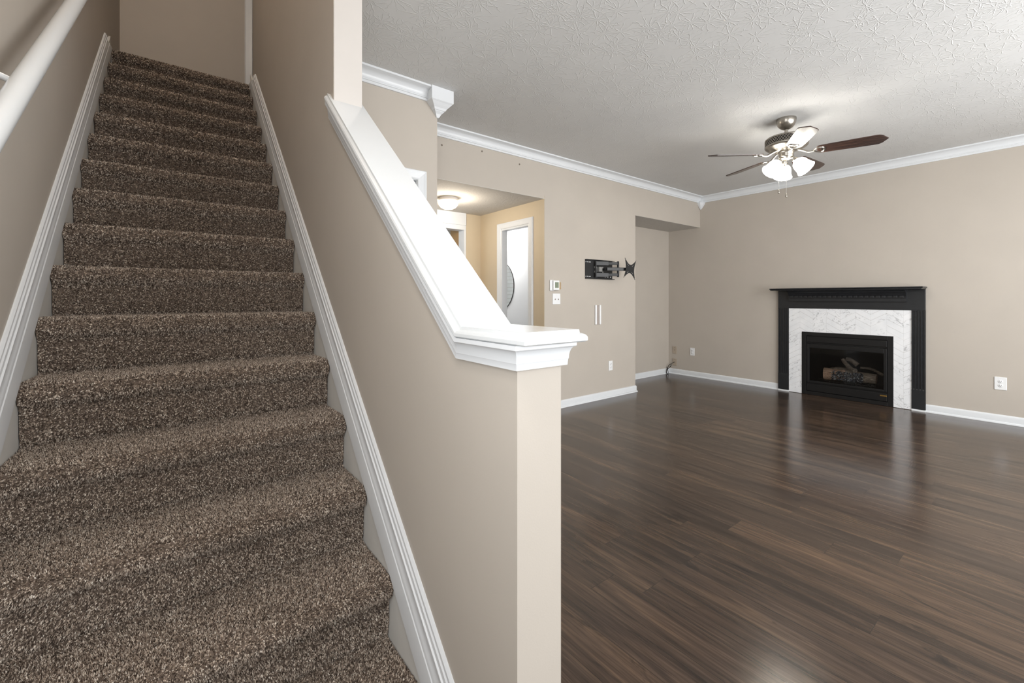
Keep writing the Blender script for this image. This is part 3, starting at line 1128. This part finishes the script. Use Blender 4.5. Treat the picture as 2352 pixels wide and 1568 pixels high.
# bed moulding with returned ends
DY0, DY1 = 1.078, 2.212
pr = [(0, 1.168), (.030, 1.168), (.030, 1.205), (.036, 1.208), (.036, 1.215), (.040, 1.236), (.046, 1.238)] + [(.05 + .065 * (1 - math.cos(PI / 2 * i / 6)), 1.243 + .050 * math.sin(PI / 2 * i / 6)) for i in range(7)] + [(.120, 1.296), (.124, 1.303), (0, 1.303)]
mb = MB()
mb.sweep([(FXF, DY1), (FXF, DY0)], pr, side=1)
bedm = mb.build('cornice_molding', M['black'], mant, smooth=30)
mb = MB()
nd = 22
for i in range(nd):
    y = DY0 + .012 + (DY1 - DY0 - .024) * (i + .5) / nd
    mb.box(FXF - .047, FXF - .034, y - .0155, y + .0155, 1.213, 1.236)
mb.build('dentil_row', M['black'], bedm, bev=.0015)
for y0, y1 in ((PY0, PI0), (PI1, PY1)):
    mb = MB()
    zf0, zf1 = .225, 1.070
    w = y1 - y0
    # fluted face: ribs between four hollow flutes
    mb.box(FXF + .010, XR - .001, y0, y1, .020, 1.078)
    mb.box(FXF, FXF + .011, y0, y1, .020, zf0).box(FXF, FXF + .011, y0, y1, zf1, 1.078)
    nf = 4
    rib = .012
    fl = (w - rib * (nf + 1)) / nf
    for i in range(nf + 1):
        a = y0 + i * (fl + rib)
        mb.prism([(FXF, a + .002), (FXF + .011, a), (FXF + .011, a + rib), (FXF, a + rib - .002)], lambda x, y: (x, y, zf0), lambda x, y: (x, y, zf1))
    for i in range(nf):                               # sloping flute ends that catch the light
        a = y0 + i * (fl + rib) + rib
        mb.add([(FXF, a, zf0 - .012), (FXF, a + fl, zf0 - .012), (FXF + .0105, a + fl, zf0 + .012), (FXF + .0105, a, zf0 + .012)], [(0, 1, 2, 3)])
    mb.build('fluted_leg', M['black'], mant)
IN0, IN1, INZ = 1.192, 2.078, .784
mb = MB()
mb.box(6.278, XR - .001, PI0 + .001, IN0 - .001, .004, 1.077)
mb.box(6.278, XR - .001, IN1 + .001, PI1 - .001, .004, 1.077)
mb.box(6.278, XR - .001, IN0 - .001, IN1 + .001, INZ + .001, 1.077)
mb.build('marble_tile_facing', M['tile'], mant)

ins = thing('fireplace_insert', 'black metal gas fireplace insert framed by white marble tile', 'fireplace insert', (6.28, 1.635, 0))
GF = 6.272
g0, g1 = 1.240, 2.030
mb = MB()
mb.box(GF, XR - .002, IN0, g0, .002, INZ).box(GF, XR - .002, g1, IN1, .002, INZ)
mb.box(GF, XR - .002, g0, g1, .738, INZ).box(GF, XR - .002, g0, g1, .002, .046)
mb.box(6.290, XR - .002, g0, g1, .640, .738).box(6.290, XR - .002, g0, g1, .046, .156)
mb.build('outer_frame', M['blackmetal'], ins, bev=.002)
MB().box(GF + .002, XR - .004, g0 + .004, g1 - .004, .658, .728).build('upper_panel', M['blackmetal'], ins, bev=.004)
low = MB().box(GF + .002, XR - .004, g0 + .004, g1 - .004, .052, .138).build('lower_panel', M['blackmetal'], ins, bev=.004)
MB().box(GF - .002, GF + .002, 1.247, 1.306, .106, .120).build('brass_badge', M['brass'], low, bev=.001)['label'] = 'small brass badge'
mb = MB()
dz0, dz1, b = .156, .640, .034
mb.box(GF - .004, GF + .018, g0 + .004, g0 + b, dz0, dz1).box(GF - .004, GF + .018, g1 - b, g1 - .004, dz0, dz1)
mb.box(GF - .004, GF + .018, g0 + b, g1 - b, dz1 - .052, dz1).box(GF - .004, GF + .018, g0 + b, g1 - b, dz0, dz0 + .024)
dr = mb.build('glass_door', M['blackmetal'], ins, bev=.003)
MB().box(GF + .010, GF + .013, g0 + b - .004, g1 - b + .004, dz0 + .02, dz1 - .05).build('glass_pane', M['glass'], dr)
mb = MB()
fb0, fb1 = FB0 + .003, FB1 - .003
BX = 6.72
mb.box(6.292, BX, fb0, fb1, FBZ0 + .002, .150)
mb.box(BX, BX + .02, fb0, fb1, FBZ0 + .002, FBZ1 - .002)
mb.box(6.292, BX, fb0, fb0 + .008, .150, FBZ1 - .002).box(6.292, BX, fb1 - .008, fb1, .150, FBZ1 - .002)
mb.box(6.292, BX, fb0 + .008, fb1 - .008, FBZ1 - .012, FBZ1 - .002)
mb.build('firebox', M['firebox'], ins)

# grate and ceramic logs
grate = MB()
for x in (6.36, 6.43, 6.50):
    grate.tube([(x, 1.38, .185), (x, 1.86, .185)], .006, 8)
for y in (1.42, 1.55, 1.68, 1.81):
    grate.tube([(6.345, y, .205), (6.352, y, .186), (6.44, y, .181), (6.52, y, .186), (6.53, y, .22)], .006, 8, 3)
    for x in (6.37, 6.50):
        grate.tube([(x, y, .183), (x, y, .150)], .006, 8)
tag(grate.build('log_grate', M['blackmetal'], smooth=50), 'black bar grate carrying the ceramic logs inside the firebox', 'grate')


def log(name, pts, rs, label, mats, ends=False, wob=.12, seg=18):
    mb = MB()
    pp = catmull([Vector(p) for p in pts], 6)
    rr = [rs[0] + (rs[-1] - rs[0]) * i / (len(pp) - 1) for i in range(len(pp))]
    mb.tube(pp, rr, seg)
    lr = random.Random(len(label))
    v2 = []
    for i, p in enumerate(mb.v):
        c = pp[i // seg]
        k = 1 + wob * math.sin((i % seg) * 2.1 + i // seg * .7) * .5 + (lr.random() - .5) * wob
        v2.append(tuple(c + (Vector(p) - c) * k))
    mb.v = v2
    if ends:
        mb.mi[-1] = 1; mb.mi[-2] = 1
        for i in range(len(mb.f)):
            if i >= len(mb.f) - 2 - seg * 8 and i < len(mb.f) - 2:
                mb.mi[i] = 1
    o = mb.build(name, mats, smooth=60)
    return tag(o, label, 'fire log', 'ceramic gas logs in the fireplace')


log('fire_log', [(6.455, 1.375, .262), (6.44, 1.55, .268), (6.415, 1.72, .268), (6.395, 1.875, .268)], [.058, .072], 'thickest ceramic log lying along the grate with a tan pitted end', [M['bark'], M['logend']], True, .06)
log('fire_log', [(6.57, 1.90, .27), (6.55, 1.75, .31), (6.53, 1.60, .30)], [.04, .034], 'grey brown ceramic log lying behind the thickest log', M['bark'])
log('fire_log', [(6.50, 1.71, .455), (6.47, 1.665, .40), (6.41, 1.60, .355), (6.375, 1.555, .345)], [.020, .026], 'crooked ceramic branch with a pale cut tip resting over the thickest log', [M['bark'], M['logend']])
log('fire_log', [(6.56, 1.69, .458), (6.555, 1.64, .445), (6.55, 1.575, .395)], [.020, .028], 'short dark ceramic branch propped behind the crooked pale tipped one', M['bark'])
log('fire_log', [(6.60, 1.56, .36), (6.60, 1.45, .355), (6.58, 1.34, .30)], [.012, .016], 'thin arched dark ceramic twig at the back of the firebox', M['bark'])
mb = MB()
er = random.Random(3)
for i in range(380):
    y = 1.48 + er.random() * .30
    x = 6.352 + er.random() * .05
    z = .21 + er.random() * .11
    x = 6.405 + (y - 1.72) * -.10 - math.sqrt(max(0, .072 ** 2 - (z - .268) ** 2)) - .004
    mb.lathe([(.001, -.007), (.0065, -.003), (.007, .003), (.001, .007)], (x, y, z), (er.random() - .5, er.random() - .5, 1), 6)
eo = mb.build('ember_wool', M['ember'])
tag(eo, 'grey glittering ember wool packed over the front of the thickest log', 'embers'); eo['kind'] = 'stuff'

# ------------------------------------------------------------------ TV wall mount
mt = thing('tv_wall_mount', 'black swivel TV wall mount with empty plate on the beige wall', 'TV mount', (4.0, YB, 1.54))
mx0, mx1, mz0, mz1 = 3.748, 4.235, 1.432, 1.660
mb = MB()
mb.box(mx0, mx1, YB - .004, YB - .0005, mz0, mz1)
mb.box(mx0, mx1 + .015, YB - .030, YB - .0005, mz1 - .006, mz1).box(mx0, mx1 + .015, YB - .030, YB - .0005, mz0, mz0 + .006)
wp = mb.build('wall_plate', M['mount'], mt, bev=.001)
for x in (3.762, 3.79, 3.815, 3.835, 3.965, 4.10, 4.15, 4.20):
    for z in (mz0 + .03, mz1 - .03):
        MB().lathe([(.006, 0), (.006, .002)], (x, YB - .004, z), (0, -1, 0), 10).build('plate_hole', M['plastic'], wp)
for x in (3.90, 4.045):
    for z, q in ((1.568, 1), (1.524, -1)):
        MB().prism([(x, z + q * .014), (x + .026, z + q * .014), (x + .013, z - q * .010)], lambda a, b: (a, YB - .0058, b), lambda a, b: (a, YB - .004, b)).build('triangle_cutout', M['zinc'], wp)
MB().box(3.930, 3.985, YB - .060, YB - .005, 1.520, 1.574).build('steel_bracket', M['zinc'], wp)['label'] = 'bare steel bracket block'
# arms: upper and lower flat bars running out to a hinge post, then one centre arm
A = Vector((3.93, YB - .055, 0)); B = Vector((4.135, YB - .170, 0)); Cc = Vector((4.235, YB - .225, 0))


def bar(p, q, z0, z1, th, name):
    d = (q - p).normalized(); n = Vector((d.y, -d.x, 0))
    c = (p + q) / 2 + Vector((0, 0, (z0 + z1) / 2))
    return MB().obox(c, d, n, (0, 0, 1), (q - p).length / 2, th, (z1 - z0) / 2).build(name, M['mount'], mt, bev=.003)


bar(Vector((3.905, YB - .030, 0)), Vector((4.045, YB - .10, 0)), 1.592, 1.640, .010, 'inner_arm')
bar(Vector((3.905, YB - .030, 0)), Vector((4.045, YB - .10, 0)), 1.456, 1.504, .010, 'inner_arm')
bar(Vector((4.03, YB - .088, 0)), B, 1.600, 1.632, .010, 'outer_arm')
bar(Vector((4.03, YB - .088, 0)), B, 1.468, 1.500, .010, 'outer_arm')
MB().lathe([(.011, 1.455), (.013, 1.458), (.013, 1.638), (.011, 1.641)], (B.x, B.y, 0), seg=18).build('hinge_post', M['mount'], mt, smooth=40)
MB().lathe([(.010, 1.45), (.010, 1.645)], (3.906, YB - .028, 0), seg=14).build('hinge_post', M['mount'], mt, smooth=40)
bar(Vector((4.00, YB - .115, 0)), Cc, 1.530, 1.568, .010, 'centre_arm')
MB().box(4.005, 4.035, YB - .10, YB - .004, 1.535, 1.56).build('arm_block', M['mount'], mt, bev=.003)
# VESA plate: hourglass with four horns
pc = Vector((4.262, YB - .245, 1.553))
out = []
H, Wd = .118, .108
corner = [(-Wd, H), (Wd, H), (Wd, -H), (-Wd, -H)]
for (x0, z0), (x1, z1), dep in ((corner[0], corner[1], .068), (corner[1], corner[2], .030), (corner[2], corner[3], .068), (corner[3], corner[0], .030)):
    for k in range(13):
        t = k / 12
        bow = dep * math.sin(PI * t)
        mxx, mzz = x0 + (x1 - x0) * t, z0 + (z1 - z0) * t
        nx, nz = (0, -1 if z0 > 0 else 1) if abs(z1 - z0) < 1e-6 else ((-1 if x0 > 0 else 1), 0)
        if 0 < k < 12 or k == 0:
            out.append((mxx + nx * bow, mzz + nz * bow))
rl = R_(-6)
out = [(x * math.cos(rl) - z * math.sin(rl), x * math.sin(rl) + z * math.cos(rl)) for x, z in out]
vp = MB().prism(out, lambda x, z: (pc.x + x, pc.y - .002, pc.z + z), lambda x, z: (pc.x + x, pc.y + .002, pc.z + z)).build('screen_plate', M['mount'], mt)
for x, z in ((-.05, .05), (.05, .05), (.05, -.05), (-.05, -.05), (-.037, .037), (.037, .037), (.037, -.037), (-.037, -.037), (-.095, .098), (.095, .098), (.095, -.098), (-.095, -.098)):
    x, z = x * math.cos(rl) - z * math.sin(rl), x * math.sin(rl) + z * math.cos(rl)
    MB().lathe([(.0042, 0), (.0042, .0015)], (pc.x + x, pc.y - .002, pc.z + z), (0, -1, 0), 8).build('screw_hole', M['zinc'], vp)
MB().box(4.225, 4.29, YB - .243, YB - .215, 1.515, 1.59).build('tilt_bracket', M['mount'], mt, bev=.003)

# ------------------------------------------------------------------ things on the TV wall
th_ = thing('thermostat', 'white wall thermostat with grey green display above the light switch', 'thermostat', (3.26, YB, 1.345))
MB().box(3.190, 3.255, YB - .012, YB - .0005, 1.288, 1.405).build('back_plate', M['plastic'], th_, bev=.008, seg=3)
bd = MB().box(3.222, 3.312, YB - .034, YB - .012, 1.293, 1.400).build('body', M['plastic'], th_, bev=.008, seg=3)
MB().box(3.243, 3.296, YB - .0355, YB - .033, 1.318, 1.380).build('display', M['lcd'], bd)
MB().box(3.290, 3.356, YB - .010, YB - .0005, 1.306, 1.382).build('side_strip', M['tan'], th_, bev=.002)['label'] = 'tan strip behind the right edge'

sw = thing('light_switch', 'white two gang light switch plate below the thermostat', 'light switch', (3.29, YB, 1.2))
pl = MB().box(3.234, 3.350, YB - .007, YB - .0005, 1.141, 1.258).build('switch_plate', M['plastic'], sw, bev=.004)
for x in (3.269, 3.315):
    MB().box(x - .005, x + .005, YB - .016, YB - .006, 1.188, 1.202).build('toggle', M['strip'], sw, bev=.002)

cs = thing('cable_cover_plate', 'slim upright white plate with grey beige middle strip below the TV mount', 'wall plate', (3.965, YB, 1.01))
MB().box(3.914, 3.940, YB - .018, YB - .0005, .895, 1.126).box(3.990, 4.014, YB - .018, YB - .0005, .895, 1.126).build('side_rails', M['plastic'], cs, bev=.004)
MB().box(3.936, 3.992, YB - .010, YB - .0005, .897, 1.124).build('middle_strip', M['strip'], cs)['label'] = 'grey beige strip'


def outlet(y, z, label, wide=False):
    """duplex outlet on the right wall; plate faces -X"""
    t = thing('wall_outlet', label, 'outlet', (XR, y, z), 'white duplex wall outlets')
    hw, hh = (.041, .062) if wide else (.036, .059)
    MB().box(XR - .007, XR - .0005, y - hw, y + hw, z - hh, z + hh).build('outlet_plate', M['plastic'], t, bev=.004)
    for dz in (.0195, -.0195):
        r = MB().lathe([(.016, 0), (.017, .003), (.015, .0045)], (XR - .0065, y, z + dz), (-1, 0, 0), 20).build('socket', M['plastic'], t, smooth=40)
        mb = MB()
        mb.box(XR - .0118, XR - .0105, y - .0075, y - .0052, z + dz, z + dz + .008).box(XR - .0118, XR - .0105, y + .0052, y + .0075, z + dz, z + dz + .007)
        mb.lathe([(.0024, 0), (.0024, .001)], (XR - .0108, y, z + dz - .007), (-1, 0, 0), 8)
        mb.build('slots', M['slot'], r)
    return t


o1 = outlet(3.562, .382, 'white duplex outlet to the right of the beige wall plates near the alcove')
outlet(.404, .384, 'wide white duplex outlet on the wall right of the fireplace', True)
o3 = dup(o1, (0, 0, 0), 'white duplex outlet on the wall below the TV mount', 'white duplex wall outlets')
o3.location = (4.202, YB, .385)
o3.rotation_euler = (0, 0, PI / 2)

for z, lab in ((.380, 'beige jack plate, the upper of two by the alcove corner'), (.188, 'beige jack plate with a black cord, the lower of two by the alcove corner')):
    t = thing('jack_plate', lab, 'wall plate', (XR, 3.862, z), 'beige jack plates')
    MB().box(XR - .007, XR - .0005, 3.826, 3.898, z - .058, z + .058).build('plate', M['beige'], t, bev=.004)
    MB().lathe([(.005, 0), (.005, .002)], (XR - .007, 3.862, z), (-1, 0, 0), 10).build('jack', M['slot'], t)
    MB().lathe([(.003, 0), (.003, .002)], (XR - .007, 3.862, z + .042), (-1, 0, 0), 8).build('screw', M['slot'], t)

cb = thing('coiled_cord', 'black cord bundled in a figure eight at the alcove corner', 'cord', (6.25, 3.9, 0))
mb = MB()
mb.tube([(6.292, 3.862, .190), (6.262, 3.885, .170), (6.235, 3.906, .150), (6.225, 3.920, .138), (6.222, 3.945, .085), (6.215, 3.950, .055), (6.205, 3.945, .018), (6.195, 3.925, .008),
         (6.19, 3.935, .03), (6.20, 3.925, .075), (6.21, 3.885, .125), (6.215, 3.868, .150), (6.22, 3.885, .158), (6.222, 3.912, .140), (6.218, 3.935, .09), (6.20, 3.915, .040), (6.185, 3.90, .009), (6.18, 3.92, .007), (6.20, 3.945, .035), (6.215, 3.925, .085), (6.225, 3.890, .120), (6.23, 3.880, .142)], .0042, 8, 6)
mb.build('cable', M['cord'], cb, smooth=60)
MB().lathe([(.012, -.006), (.014, 0), (.012, .006)], (6.212, 3.93, .083), (0, .5, 1), 10).build('cable_tie', M['cord'], cb, smooth=60)
MB().tube([(6.212, 3.93, .083), (6.21, 3.945, .098), (6.208, 3.955, .108)], .0025, 6).build('tie_end', M['cord'], cb)

for i, (x, z) in enumerate(((1.885, 2.574), (2.317, 2.608), (2.776, 2.571))):
    o = MB().lathe([(.008, 0), (.008, .003), (.004, .004)], (x, YB - .0005, z), (0, -1, 0), 10).build('wall_anchor', M['grey'])
    tag(o, ('grey wall anchor nearest the closet corner in a row of three above the hall', 'grey wall anchor in the middle of a row of three above the hall', 'grey wall anchor farthest from the closet corner in a row of three above the hall')[i], 'wall anchor', 'wall anchors above the hall')

# ------------------------------------------------------------------ hall lamp, bath mirror and lamp
hl = thing('flush_ceiling_lamp', 'round lit flush glass lamp on the hall ceiling', 'ceiling lamp', (2.285, 4.03, 2.268))
hc = (2.285, 4.03, 0)
MB().lathe([(.098, 2.2675), (.100, 2.262), (.102, 2.240), (.096, 2.226), (.05, 2.226)], hc, seg=36).build('base_ring', M['post'], hl, smooth=40)
MB().lathe([(.096, 2.236), (.106, 2.228), (.107, 2.218), (.100, 2.192), (.080, 2.168), (.050, 2.152), (.001, 2.146)], hc, seg=36).build('glass_bowl', M['dome'], hl, smooth=60)
mr = thing('round_mirror', 'round thin framed mirror seen through the bright doorway', 'mirror', (4.29, 5.87, 1.41))
MB().lathe([(.418, 0), (.418, .012)], (4.299, 5.88, 1.41), (-1, 0, 0), 72).build('mirror_glass', M['mirror'], mr)
MB().lathe([(.4175, .001), (.4215, .001), (.4215, .013), (.4175, .013)], (4.299, 5.88, 1.41), (-1, 0, 0), 72, close=False).build('rim', M['cord'], mr, smooth=30)
bs = thing('bathroom_wall_lamp', 'lit white wall lamp above the round mirror past the doorway', 'wall lamp', (4.29, 5.85, 2.1))
MB().box(4.27, 4.299, 5.70, 6.0, 2.17, 2.22).build('back_plate', M['nickel'], bs, bev=.004)
for y in (5.73, 5.97):
    MB().lathe([(.018, .06), (.03, .05), (.045, .01), (.055, -.06), (.05, -.06)], (4.23, y, 2.13), (0, 0, 1), 24).build('lamp_shade', M['bathglass'], bs, smooth=60)
